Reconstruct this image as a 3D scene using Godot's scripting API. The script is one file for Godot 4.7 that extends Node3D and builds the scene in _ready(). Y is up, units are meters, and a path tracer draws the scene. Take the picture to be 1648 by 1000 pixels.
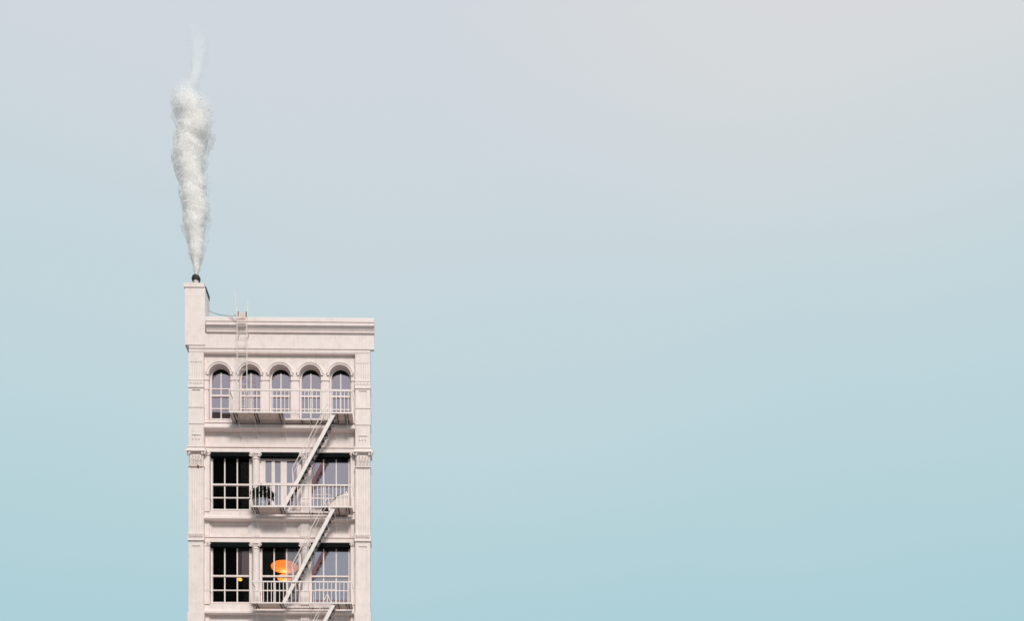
extends Node3D
# A narrow white-painted cast-iron loft building with a fire escape, a smoking chimney and a pale sky.
# Measurements of the facade were taken off the photograph: 38 of its pixels make one metre on the facade plane (z = 0),
# the eye stands 34.7 m in front of it. X() and Y() turn such a measurement into metres at a depth z (towards the street is +z).
const S := 38.0
const ZF := 34.7
const PX0 := 690.0
const PY0 := 1440.0
const EYE := 1.6

var M := {}
var rng := RandomNumberGenerator.new()


func X(px: float, z := 0.0) -> float:
	return (px - PX0) / S * (ZF - z) / ZF


func Y(py: float, z := 0.0) -> float:
	return (PY0 - py) / S * (ZF - z) / ZF + EYE


# ------------------------------------------------------------------ scene tree helpers
func tag(o: Node3D, label: String, category := "", group := "", kind := "") -> Node3D:
	o.set_meta("label", label)
	if category: o.set_meta("category", category)
	if group: o.set_meta("group", group)
	if kind: o.set_meta("kind", kind)
	return o


func base(called: String, at: Vector3, parent: Node3D = self) -> Node3D:
	var o := Node3D.new()
	o.name = called
	parent.add_child(o, true)
	o.position = at
	return o


func put(called: String, st: SurfaceTool, m: Material, parent: Node3D = self, smooth := false) -> MeshInstance3D:
	st.generate_normals()
	var o := MeshInstance3D.new()
	o.name = called
	o.mesh = st.commit()
	o.mesh.surface_set_material(0, m)
	parent.add_child(o, true)
	return o


func tool(smooth := false) -> SurfaceTool:
	var st := SurfaceTool.new()
	st.begin(Mesh.PRIMITIVE_TRIANGLES)
	st.set_smooth_group(0 if smooth else -1)
	return st


# ------------------------------------------------------------------ shape helpers
func tri(st: SurfaceTool, a: Vector3, b: Vector3, c: Vector3, out: Vector3) -> void:
	# front faces run clockwise: turn the triangle so that it faces `out`
	if (c - a).cross(b - a).dot(out) < 0.0:
		var t := b
		b = c
		c = t
	st.add_vertex(a)
	st.add_vertex(b)
	st.add_vertex(c)


func quad(st: SurfaceTool, a: Vector3, b: Vector3, c: Vector3, d: Vector3, out: Vector3) -> void:
	tri(st, a, b, c, out)
	tri(st, a, c, d, out)


func bx(st: SurfaceTool, x0: float, x1: float, y0: float, y1: float, z0: float, z1: float) -> void:
	var c := Vector3((x0 + x1) / 2, (y0 + y1) / 2, (z0 + z1) / 2)
	var h := Vector3(absf(x1 - x0) / 2, absf(y1 - y0) / 2, absf(z1 - z0) / 2)
	beam(st, c, Vector3(h.x, 0, 0), Vector3(0, h.y, 0), Vector3(0, 0, h.z))


func beam(st: SurfaceTool, c: Vector3, u: Vector3, v: Vector3, w: Vector3) -> void:
	for s in [-1.0, 1.0]:
		quad(st, c + u * s - v - w, c + u * s + v - w, c + u * s + v + w, c + u * s - v + w, u * s)
		quad(st, c + v * s - u - w, c + v * s + u - w, c + v * s + u + w, c + v * s - u + w, v * s)
		quad(st, c + w * s - u - v, c + w * s + u - v, c + w * s + u + v, c + w * s - u + v, w * s)


# a box measured in photograph pixels on its own front plane z1
func pbx(st: SurfaceTool, px0: float, px1: float, py0: float, py1: float, z0: float, z1: float) -> void:
	bx(st, X(px0, z1), X(px1, z1), Y(py1, z1), Y(py0, z1), z0, z1)


# a bar of rectangular section from a to b; `side` is the direction of its thickness t, its height h is across both
func bar(st: SurfaceTool, a: Vector3, b: Vector3, side: Vector3, t: float, h: float) -> void:
	var u := (b - a) / 2.0
	var w := (side - u.normalized() * side.dot(u.normalized())).normalized()
	var v := u.normalized().cross(w)
	beam(st, (a + b) / 2.0, u, v * h / 2.0, w * t / 2.0)


func tube(st: SurfaceTool, pts: Array, r: float, n := 6) -> void:
	var rings := []
	for i in pts.size():
		var d: Vector3 = (pts[mini(i + 1, pts.size() - 1)] - pts[maxi(i - 1, 0)]).normalized()
		var u := d.cross(Vector3.UP if absf(d.y) < 0.9 else Vector3.RIGHT).normalized()
		var v := d.cross(u)
		var ring := []
		for k in n:
			var a := TAU * k / n
			ring.append(pts[i] + (u * cos(a) + v * sin(a)) * r)
		rings.append(ring)
	for i in pts.size() - 1:
		for k in n:
			var a: Vector3 = rings[i][k]
			quad(st, a, rings[i][(k + 1) % n], rings[i + 1][(k + 1) % n], rings[i + 1][k], a - pts[i])
	for e in [0, pts.size() - 1]:
		var out: Vector3 = pts[0] - pts[1] if e == 0 else pts[e] - pts[e - 1]
		for k in range(1, n - 1):
			tri(st, rings[e][0], rings[e][k], rings[e][k + 1], out)


# axis 0: poly is (z, y) run along x; axis 1: poly is (x, z) run along y; axis 2: poly is (x, y) run along z
func extrude(st: SurfaceTool, poly: PackedVector2Array, axis: int, a: float, b: float) -> void:
	var to3 := func(p: Vector2, w: float) -> Vector3:
		return Vector3(w, p.y, p.x) if axis == 0 else (Vector3(p.x, w, p.y) if axis == 1 else Vector3(p.x, p.y, w))
	var area := 0.0
	for i in poly.size():
		var p := poly[i]
		var q := poly[(i + 1) % poly.size()]
		area += p.x * q.y - q.x * p.y
	var sgn := 1.0 if area > 0 else -1.0
	for i in poly.size():
		var p := poly[i]
		var q := poly[(i + 1) % poly.size()]
		if p.distance_to(q) < 1e-5: continue
		var n2 := Vector2(q.y - p.y, p.x - q.x) * sgn
		quad(st, to3.call(p, a), to3.call(q, a), to3.call(q, b), to3.call(p, b), to3.call(n2, 0.0))
	var ix := Geometry2D.triangulate_polygon(poly)
	for i in range(0, ix.size(), 3):
		for e in [[a, -1.0], [b, 1.0]]:
			tri(st, to3.call(poly[ix[i]], e[0]), to3.call(poly[ix[i + 1]], e[0]), to3.call(poly[ix[i + 2]], e[0]), to3.call(Vector2.ZERO, e[1] * signf(b - a)))


# a moulding: profile rows [z, photograph row], run between two x positions; closed towards the wall at zb
func moulding(st: SurfaceTool, rows: Array, x0: float, x1: float, zb: float) -> void:
	var p := PackedVector2Array()
	for r in rows: p.append(Vector2(r[0], Y(r[1], r[0])))
	p.append(Vector2(zb, p[p.size() - 1].y))
	p.append(Vector2(zb, p[0].y))
	extrude(st, p, 0, x0, x1)


# profile is (radius, height) round a vertical axis
func lathe(st: SurfaceTool, at: Vector3, profile: Array, n := 16, from := 0.0, to := TAU) -> void:
	for k in n:
		var a0 := from + (to - from) * k / n
		var a1 := from + (to - from) * (k + 1) / n
		for i in profile.size() - 1:
			var p: Vector2 = profile[i]
			var q: Vector2 = profile[i + 1]
			var d0 := Vector3(sin(a0), 0, cos(a0))
			var d1 := Vector3(sin(a1), 0, cos(a1))
			var v := [at + d0 * p.x + Vector3.UP * p.y, at + d1 * p.x + Vector3.UP * p.y, at + d1 * q.x + Vector3.UP * q.y, at + d0 * q.x + Vector3.UP * q.y]
			var out := (d0 + d1) * (q.y - p.y) * 0.5 + Vector3.UP * (p.x - q.x)
			if p.x < 1e-5: tri(st, v[0], v[2], v[3], out)
			elif q.x < 1e-5: tri(st, v[0], v[1], v[2], out)
			else: quad(st, v[0], v[1], v[2], v[3], out)


# a ring segment in the facade plane between two radii
func arc_band(st: SurfaceTool, c: Vector2, r0: float, r1: float, z0: float, z1: float, n := 20, a0 := 0.0, a1 := PI) -> void:
	for i in n:
		var t0 := a0 + (a1 - a0) * i / n
		var t1 := a0 + (a1 - a0) * (i + 1) / n
		var d0 := Vector2(cos(t0), sin(t0))
		var d1 := Vector2(cos(t1), sin(t1))
		var f := func(d: Vector2, r: float, z: float) -> Vector3: return Vector3(c.x + d.x * r, c.y + d.y * r, z)
		var out := Vector3(d0.x + d1.x, d0.y + d1.y, 0)
		quad(st, f.call(d0, r0, z1), f.call(d1, r0, z1), f.call(d1, r1, z1), f.call(d0, r1, z1), Vector3.BACK)
		quad(st, f.call(d0, r0, z0), f.call(d1, r0, z0), f.call(d1, r1, z0), f.call(d0, r1, z0), Vector3.FORWARD)
		quad(st, f.call(d0, r1, z0), f.call(d1, r1, z0), f.call(d1, r1, z1), f.call(d0, r1, z1), out)
		quad(st, f.call(d0, r0, z0), f.call(d1, r0, z0), f.call(d1, r0, z1), f.call(d0, r0, z1), -out)


# ------------------------------------------------------------------ materials
func weathered(c: Color, rough: float, spread: float, seed_: int, scale: Vector3, relief: float, spots := 0.0) -> StandardMaterial3D:
	# c is a real-world (linear) base colour; fine grain, soft patches and vertical rain streaks vary it
	var grain := FastNoiseLite.new()
	grain.seed = seed_
	grain.frequency = 0.11
	grain.fractal_octaves = 3
	var patch := FastNoiseLite.new()
	patch.seed = seed_ + 7
	patch.frequency = 0.012
	patch.fractal_octaves = 4
	var n := 512
	var im := Image.create(n, n, false, Image.FORMAT_RGB8)
	var hi := Image.create(n, n, false, Image.FORMAT_L8)
	for j in n:
		for i in n:
			# blend across the border so that the tile repeats without a seam
			var wy := smoothstep(float(n) * 0.8, float(n), float(j))
			var wx := smoothstep(float(n) * 0.8, float(n), float(i))
			var g := grain.get_noise_2d(i, j)
			var p := lerpf(lerpf(patch.get_noise_2d(i, j), patch.get_noise_2d(i - n, j), wx), lerpf(patch.get_noise_2d(i, j - n), patch.get_noise_2d(i - n, j - n), wx), wy)
			var s := lerpf(patch.get_noise_2d(i * 9.0, j * 0.35 + 900.0), patch.get_noise_2d(i * 9.0, (j - n) * 0.35 + 900.0), wy)
			var k := 1.0 + spread * (0.35 * g + 0.75 * p + 0.55 * minf(s, 0.1))
			var warm := spread * 0.25 * maxf(0.0, -p - 0.1)
			var dirt := spots * maxf(0.0, g * 0.6 - s * 0.7 - p * 0.5 - 0.38)
			k = maxf(0.1, k - dirt)
			im.set_pixel(i, j, Color(c.r * k, c.g * k * (1.0 - warm), c.b * k * (1.0 - 2.0 * warm)).linear_to_srgb())
			hi.set_pixel(i, j, Color(0.5 + 0.35 * g + 0.25 * p, 0, 0))
	var m := StandardMaterial3D.new()
	m.albedo_texture = ImageTexture.create_from_image(im)
	m.roughness = rough
	m.uv1_triplanar = true
	m.uv1_world_triplanar = true
	m.uv1_scale = scale
	if relief > 0.0:
		m.heightmap_enabled = true
		m.heightmap_texture = ImageTexture.create_from_image(hi)
		m.heightmap_scale = relief
	return m


func plain(c: Color, rough: float, metal := 0.0) -> StandardMaterial3D:
	var m := StandardMaterial3D.new()
	m.albedo_color = c.linear_to_srgb()
	m.roughness = rough
	m.metallic = metal
	return m


func make_materials() -> void:
	M.paint = weathered(Color(0.80, 0.695, 0.668), 0.75, 0.10, 3, Vector3(0.31, 0.31, 0.31), 0.5, 0.4)
	M.iron = weathered(Color(0.80, 0.715, 0.685), 0.55, 0.12, 11, Vector3(0.9, 0.9, 0.9), 0.0, 0.8)
	M.plank = weathered(Color(0.72, 0.60, 0.56), 0.85, 0.3, 23, Vector3(0.7, 0.7, 0.7), 0.4, 1.0)
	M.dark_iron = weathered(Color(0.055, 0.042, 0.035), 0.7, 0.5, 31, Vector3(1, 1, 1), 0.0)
	M.tar = plain(Color(0.03, 0.03, 0.032), 0.7)
	M.rust = plain(Color(0.35, 0.13, 0.03), 0.9)
	M.room = plain(Color(0.007, 0.010, 0.0095), 0.9)  # dark interiors; also the black shade pieces in the window heads
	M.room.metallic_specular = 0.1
	M.roofing = plain(Color(0.12, 0.12, 0.12), 0.9)
	# solar-film glass that mirrors the sky, and clear old glass
	var g := plain(Color(0.61, 0.455, 0.505), 0.015, 0.93)
	g.transparency = BaseMaterial3D.TRANSPARENCY_ALPHA
	g.albedo_color.a = 0.1
	M.mirror_glass = g
	var k := plain(Color(0.05, 0.06, 0.055), 0.01)
	k.transparency = BaseMaterial3D.TRANSPARENCY_ALPHA
	k.albedo_color.a = 0.03
	M.clear_glass = k
	var hg := plain(Color(0.5, 0.40, 0.42), 0.015, 0.6)
	hg.transparency = BaseMaterial3D.TRANSPARENCY_ALPHA
	hg.albedo_color.a = 0.0
	M.half_glass = hg
	M.leaf = plain(Color(0.018, 0.035, 0.016), 0.6)
	M.twig = plain(Color(0.03, 0.022, 0.015), 0.9)
	M.pot = weathered(Color(0.34, 0.38, 0.46), 0.5, 0.5, 41, Vector3(2, 2, 2), 0.0)
	M.cloth = weathered(Color(0.83, 0.71, 0.67), 0.95, 0.10, 47, Vector3(1.4, 1.4, 1.4), 0.5)
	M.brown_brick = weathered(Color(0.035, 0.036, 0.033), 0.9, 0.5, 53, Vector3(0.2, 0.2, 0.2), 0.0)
	M.pale_street = weathered(Color(0.32, 0.30, 0.285), 0.95, 0.4, 59, Vector3(0.25, 0.25, 0.25), 0.0)  # unseen street, made pale to bounce light onto soffits and platform undersides
	M.concrete = weathered(Color(0.28, 0.27, 0.26), 0.9, 0.3, 61, Vector3(0.4, 0.4, 0.4), 0.0)


# ------------------------------------------------------------------ camera, sky, sun
func make_sky() -> ImageTexture:
	# pale haze: bluest low down, paler and pinker with height, faintly warmer towards the upper right
	var low := Color8(171, 207, 216).srgb_to_linear()
	var mid := Color8(192, 214, 220).srgb_to_linear()
	var high := Color8(208, 215, 222).srgb_to_linear()
	var warm := Color8(219, 219, 219).srgb_to_linear()
	var veil := FastNoiseLite.new()
	veil.seed = 5
	veil.frequency = 0.9
	veil.fractal_octaves = 3
	var w := 1024
	var h := 512
	var im := Image.create(w, h, false, Image.FORMAT_RGBF)
	for j in h:
		var el := (0.5 - (j + 0.5) / h) * PI
		for i in w:
			var az := wrapf((i + 0.5) / w * TAU, -PI, PI)   # 0 is straight ahead (-z), positive to the right
			var d := Vector3(sin(az) * cos(el), sin(el), -cos(az) * cos(el))
			var e := rad_to_deg(el) + 2.2 * veil.get_noise_3d(d.x * 2.0, d.y * 5.0, d.z * 2.0)
			var c := low.lerp(mid, smoothstep(13.0, 33.0, e)).lerp(high, smoothstep(29.0, 47.0, e))
			var t := smoothstep(0.80, 0.98, d.dot(Vector3(0.434, 0.848, -0.304))) * smoothstep(28.0, 44.0, e)
			c = c.lerp(warm, 0.9 * t)
			im.set_pixel(i, j, c)
	return ImageTexture.create_from_image(im)


func _ready() -> void:
	rng.seed = 20240611
	# --- camera: level, lens shifted up and to the right so that uprights stay upright
	var cam := Camera3D.new()
	cam.name = "camera"
	cam.projection = Camera3D.PROJECTION_FRUSTUM
	cam.near = 0.5
	cam.far = 3000.0
	var f := S * ZF
	cam.size = 1000.0 / f * cam.near
	cam.frustum_offset = Vector2(824.0 - PX0, PY0 - 500.0) / f * cam.near
	add_child(cam)
	var turn := deg_to_rad(0.73)
	var hub := Vector3(X(450), EYE, 0)
	cam.transform = Transform3D(Basis(Vector3.UP, -turn), hub) * Transform3D(Basis(), Vector3(-hub.x, 0, ZF))
	cam.current = true
	# --- sky and exposure
	var env := Environment.new()
	env.background_mode = Environment.BG_SKY
	var sky := Sky.new()
	var pan := PanoramaSkyMaterial.new()
	pan.panorama = make_sky()
	pan.energy_multiplier = 1.0
	sky.sky_material = pan
	env.sky = sky
	env.background_energy_multiplier = 0.588
	env.tonemap_mode = Environment.TONE_MAPPER_LINEAR
	env.tonemap_exposure = 1.7
	env.sdfgi_enabled = true
	env.ssao_enabled = true
	env.ssil_enabled = true
	var we := WorldEnvironment.new()
	we.name = "world_environment"
	we.environment = env
	add_child(we)
	# --- sun behind thin cloud: high, in front of the facade and a little to the right
	var sun := DirectionalLight3D.new()
	sun.name = "sun"
	sun.light_energy = 0.5
	sun.light_color = Color(1.0, 0.965, 0.93)
	sun.light_angular_distance = 16.0
	sun.shadow_enabled = true
	add_child(sun)
	var el := deg_to_rad(32.0)
	var az := deg_to_rad(14.0)
	sun.look_at_from_position(Vector3(sin(az) * cos(el), sin(el), cos(az) * cos(el)) * 60.0, Vector3.ZERO)

	make_materials()
	build_ground()
	build_loft()
	build_fire_escape()
	build_roof_ladder()
	build_wires()
	build_cowl()
	build_smoke()
	build_plant()
	build_bundle()
	build_lamps()
	build_opposite()


func build_ground() -> void:
	var st := tool()
	quad(st, Vector3(-600, 0, -600), Vector3(600, 0, -600), Vector3(600, 0, 600), Vector3(-600, 0, 600), Vector3.UP)
	tag(put("road", st, M.pale_street), "unseen street in front of the white building, made pale to bounce light", "", "", "structure")
	st = tool()
	bx(st, -40, 30, 0, 0.14, 0.62, 4.2)
	tag(put("pavement", st, M.concrete), "pale concrete pavement along the building front", "", "", "structure")


# ------------------------------------------------------------------ the building
const ZW := -0.13     # arcade wall
const ZS := -0.28     # spandrels below
const PILASTERS := [304.5, 571.9]


func build_loft() -> void:
	var b := base("loft_building", Vector3.ZERO)
	tag(b, "tall narrow white-painted loft building with arched top-floor windows", "building")
	build_shell(b)
	build_entablature(b)
	build_chimney(b)
	build_arcade(b)
	for k in 2: build_pilaster(b, k)
	build_storey(b, 0)
	build_storey(b, 1)
	build_foot(b)


func build_shell(b: Node3D) -> void:
	# plan: the lot is skewed, so the far end of the right-hand wall stands further in than the front
	var xl := X(306)
	var xr := X(594.5)
	var zb := -11.0
	var xrb := xr - 0.095 * 11.0
	var top := Y(520)
	var st := tool()
	extrude(st, PackedVector2Array([Vector2(xl, -0.6), Vector2(xl + 0.3, -0.6), Vector2(xl + 0.3, zb), Vector2(xl, zb)]), 1, 0.0, top)
	put("side_wall", st, M.paint, b)
	st = tool()
	extrude(st, PackedVector2Array([Vector2(xr - 0.3, -0.6), Vector2(xr, -0.6), Vector2(xrb, zb), Vector2(xrb - 0.3, zb)]), 1, 0.0, top)
	put("side_wall", st, M.paint, b)
	st = tool()
	bx(st, xl + 0.3, xrb - 0.3, 0, top, zb, zb + 0.3)
	put("back_wall", st, M.paint, b)
	st = tool()
	extrude(st, PackedVector2Array([Vector2(xl + 0.3, -0.6), Vector2(xr - 0.3, -0.6), Vector2(xrb - 0.3, zb + 0.3), Vector2(xl + 0.3, zb + 0.3)]), 1, Y(548), Y(540))
	put("roof", st, M.roofing, b)
	for p in [[690.0, 700.0], [841.0, 851.0], [992.0, 1002.0]]:
		st = tool()
		bx(st, xl + 0.3, xrb - 0.6, Y(p[1]), Y(p[0]), -5.0, -0.62)
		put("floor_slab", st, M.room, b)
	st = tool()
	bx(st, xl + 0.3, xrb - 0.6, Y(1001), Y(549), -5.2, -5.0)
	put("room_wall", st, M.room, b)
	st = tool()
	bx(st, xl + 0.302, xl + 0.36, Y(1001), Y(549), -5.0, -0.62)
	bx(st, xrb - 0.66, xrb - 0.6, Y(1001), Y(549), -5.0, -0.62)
	put("room_wall", st, M.room, b)


func build_entablature(b: Node3D) -> void:
	var x0 := X(331.5, 0.3)
	var x1 := X(602.0, 0.30)
	var st := tool()
	moulding(st, [[0.25, 510.9], [0.30, 511.4], [0.30, 517.6], [0.28, 518.2]], x0, x1, -0.06)
	put("coping", st, M.paint, b)
	st = tool()
	moulding(st, [[0.255, 518.6], [0.28, 519.3], [0.28, 523.3], [0.26, 523.9], [0.235, 524.6], [0.20, 527.0], [0.165, 529.4], [0.14, 531.8], [0.12, 532.4], [0.145, 533.2], [0.15, 534.4], [0.135, 535.4], [0.105, 536.4], [0.085, 537.0]], x0, x1 - 0.004, -0.06)
	put("cornice", st, M.paint, b)
	st = tool()
	moulding(st, [[0.07, 537.4], [0.07, 561.4], [0.055, 562.3]], X(304.8, 0.07), X(602.0, 0.07), -0.05)
	put("frieze", st, M.paint, b)
	st = tool()
	moulding(st, [[0.03, 562.9], [0.045, 563.6], [0.045, 566.6], [0.03, 567.6], [0.03, 568.6]], X(305.0, 0.04), X(595.8, 0.04), ZW - 0.2)
	put("architrave", st, M.paint, b)
	st = tool()
	bx(st, X(306.0, 0.0), X(594.6, 0.0), Y(563.0), Y(514.0), -0.6, -0.062)
	put("parapet", st, M.paint, b)


func build_chimney(b: Node3D) -> void:
	var c := base("chimney", Vector3.ZERO, b)
	var z1 := 0.10
	var z0 := z1 - 0.72
	var xl := X(298.6, z1)
	var xr := X(331.0, z1)
	var st := tool()
	bx(st, xl, xr, Y(556.5, z1), Y(464.4, z1), z0, z1)
	put("stack", st, M.paint, c)
	st = tool()
	bx(st, X(296.6, z1 + 0.03), xr - 0.04, Y(464.2, z1), Y(457.6, z1), z0 - 0.02, z1 + 0.035)
	put("cap", st, M.paint, c)
	st = tool()
	bx(st, xr - 0.035, xr + 0.012, Y(466.5, z1), Y(459.0, z1), z0, z1 - 0.12)
	put("tar_flashing", st, M.tar, c)
	st = tool()
	bx(st, X(304, z1), X(322, z1), Y(457.5, z1), Y(455.9, z1), z0 + 0.1, z1 - 0.25)
	put("mortar_bed", st, M.roofing, c)
	st = tool()
	bx(st, xr, xr + 0.06, Y(511, z1), Y(501, z1), z1 - 0.45, z1 - 0.36)
	put("wire_bracket", st, M.iron, c)


func arch_x(i: int) -> float:
	return 354.3 + 48.35 * i


func build_arcade(b: Node3D) -> void:
	var z := ZW
	var r := 17.4 / S * (ZF - z) / ZF
	var ys := Y(604.8, z)
	var top := Y(568.2, z)
	var bot := Y(677.0, z)
	var zb := z - 0.42
	var edges := [X(328.0, z)]
	for i in 4: edges.append(X((arch_x(i) + arch_x(i + 1)) / 2.0, z))
	edges.append(X(572.4, z))
	for i in 5:
		var c := Vector2(X(arch_x(i), z), ys)
		# wall round the arch, with its soffit
		var st := tool()
		var n := 28
		var xl: float = edges[i]
		var xr: float = edges[i + 1]
		for k in n:
			var a0 := PI - PI * k / n
			var a1 := PI - PI * (k + 1) / n
			var p0 := Vector3(c.x + cos(a0) * r, c.y + sin(a0) * r, z)
			var p1 := Vector3(c.x + cos(a1) * r, c.y + sin(a1) * r, z)
			var q0 := Vector3(lerpf(xl, xr, float(k) / n), top, z)
			var q1 := Vector3(lerpf(xl, xr, float(k + 1) / n), top, z)
			quad(st, p0, p1, q1, q0, Vector3.BACK)
			var back := Vector3(0, 0, zb - z)
			quad(st, p0 + back, p1 + back, q1 + back, q0 + back, Vector3.FORWARD)
			quad(st, p0, p1, p1 + back, p0 + back, Vector3(-cos((a0 + a1) / 2), -sin((a0 + a1) / 2), 0))
		for s in [[xl, c.x - r], [xr, c.x + r]]:
			tri(st, Vector3(s[0], ys, z), Vector3(s[1], ys, z), Vector3(s[0], top, z), Vector3.BACK)
			tri(st, Vector3(s[0], ys, zb), Vector3(s[1], ys, zb), Vector3(s[0], top, zb), Vector3.FORWARD)
			bx(st, s[0], s[1], bot, ys, zb, z)
		quad(st, Vector3(xl, top, z), Vector3(xr, top, z), Vector3(xr, top, zb), Vector3(xl, top, zb), Vector3.UP)
		put("arched_wall", st, M.paint, b)
		# hood mould, a stepped and rounded ring
		st = tool()
		var u := (ZF - z) / ZF / S
		arc_band(st, c, 17.45 * u, 21.2 * u, z - 0.01, z + 0.045, 28)
		arc_band(st, c, 20.0 * u, 22.2 * u, z - 0.01, z + 0.075, 28, 0.14, PI - 0.14)
		put("arch_hood", st, M.paint, b)
		build_arch_window(b, i, c, r)
	# piers between the arches: capital bands and raised shafts
	for i in 6:
		var px0 := 331.0 if i == 0 else arch_x(i - 1) + 17.4
		var px1 := 567.6 if i == 5 else arch_x(i) - 17.4
		if i == 0: px0 = 329.0
		if i == 5: px1 = 571.5
		var pier := base("pier", Vector3.ZERO, b)
		var st := tool()
		pbx(st, px0 + 1.0, px1 - 1.0, 627.6, 668.5, z, z + 0.035)
		put("shaft", st, M.paint, pier)
		st = tool()
		pbx(st, px0 + 1.5, px1 - 1.5, 612.6, 625.6, z, z + 0.025)
		put("capital", st, M.paint, pier)
		st = tool()
		pbx(st, px0 - 0.3, px1 + 0.3, 610.6, 612.3, z, z + 0.055)
		put("capital_band", st, M.paint, pier)
		st = tool()
		pbx(st, px0 - 0.3, px1 + 0.3, 625.8, 627.4, z, z + 0.055)
		put("capital_band", st, M.paint, pier)
		st = tool()
		pbx(st, px0 + 0.2, px1 - 0.2, 668.7, 676.8, z, z + 0.055)
		put("foot", st, M.paint, pier)
	var st := tool()
	moulding(st, [[ZW + 0.05, 677.0], [ZW + 0.06, 677.6], [ZW + 0.06, 681.0], [ZW + 0.03, 681.8], [ZW - 0.02, 682.6], [-0.02, 683.6], [0.02, 685.2], [0.045, 686.0], [0.05, 688.8], [0.035, 689.8]], X(328.9), X(571.6), -0.55)
	put("sill_course", st, M.paint, b)


func pane(parent: Node3D, poly: PackedVector2Array, z: float, m: Material) -> void:
	# one sheet of old glass, set a hair out of true
	var tilt := Vector2(rng.randf_range(-1, 1), rng.randf_range(-1, 1)) * 0.004
	var mid := Vector2.ZERO
	for p in poly: mid += p / poly.size()
	var st := tool()
	var ix := Geometry2D.triangulate_polygon(poly)
	for i in range(0, ix.size(), 3):
		var v := []
		for k in 3:
			var p := poly[ix[i + k]]
			v.append(Vector3(p.x, p.y, z + (p - mid).dot(tilt)))
		tri(st, v[0], v[1], v[2], Vector3.BACK)
	put("pane", st, m, parent)


func rect(x0: float, x1: float, y0: float, y1: float) -> PackedVector2Array:
	return PackedVector2Array([Vector2(x0, y0), Vector2(x1, y0), Vector2(x1, y1), Vector2(x0, y1)])


func build_arch_window(b: Node3D, i: int, c: Vector2, r: float) -> void:
	var w := base("window", Vector3.ZERO, b)
	w.set_meta("label", "round-headed sash window of eight panes under an arch")
	var zg := ZW - 0.28
	var u := (ZF - zg) / ZF / S
	var ri := r - 2.4 * u
	var y0 := Y(677.5, zg)
	var st := tool()
	arc_band(st, c, ri, r - 0.004, zg - 0.05, zg + 0.05, 24)
	for s in [-1.0, 1.0]:
		bx(st, c.x + s * ri, c.x + s * (r - 0.004), y0, c.y, zg - 0.05, zg + 0.05)
	bx(st, c.x - ri, c.x + ri, y0, y0 + 1.8 * u, zg - 0.05, zg + 0.05)
	put("frame", st, M.paint, w)
	var rows := [626.5, 638.0, 658.4]
	var half := [0.85, 1.4, 0.85]
	for k in 3:
		st = tool()
		var yy := Y(rows[k] + 1.0, zg)
		bx(st, c.x - ri, c.x + ri, yy - half[k] * u, yy + half[k] * u, zg - 0.03, zg + (0.055 if k == 1 else 0.025))
		put("meeting_rail" if k == 1 else "glazing_bar", st, M.paint, w)
	st = tool()
	bx(st, c.x - 0.85 * u, c.x + 0.85 * u, y0, c.y + ri, zg - 0.03, zg + 0.022)
	put("glazing_bar", st, M.paint, w)
	# black crescent standing in for the dark soffit reflection in the arch head
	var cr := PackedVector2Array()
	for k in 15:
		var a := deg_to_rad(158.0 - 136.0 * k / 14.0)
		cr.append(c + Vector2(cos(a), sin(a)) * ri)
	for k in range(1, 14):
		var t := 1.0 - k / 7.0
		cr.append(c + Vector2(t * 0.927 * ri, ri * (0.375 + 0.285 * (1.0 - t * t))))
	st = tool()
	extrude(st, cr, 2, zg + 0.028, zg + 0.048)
	put("arch_head_shade", st, M.room, w)
	# eight panes
	var ylines := [y0, Y(rows[2] + 1.0, zg), Y(rows[1] + 1.0, zg), Y(rows[0] + 1.0, zg)]
	for s in [-1.0, 1.0]:
		for k in 3:
			pane(w, rect(minf(c.x, c.x + s * ri), maxf(c.x, c.x + s * ri), ylines[k], ylines[k + 1]), zg, M.mirror_glass)
		var p := PackedVector2Array([Vector2(c.x, ylines[3]), Vector2(c.x + s * ri, ylines[3])])
		for k in 13:
			var a := PI / 2.0 * k / 12.0
			p.append(c + Vector2(s * cos(a), sin(a)) * ri)
		pane(w, p, zg, M.mirror_glass)


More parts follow.
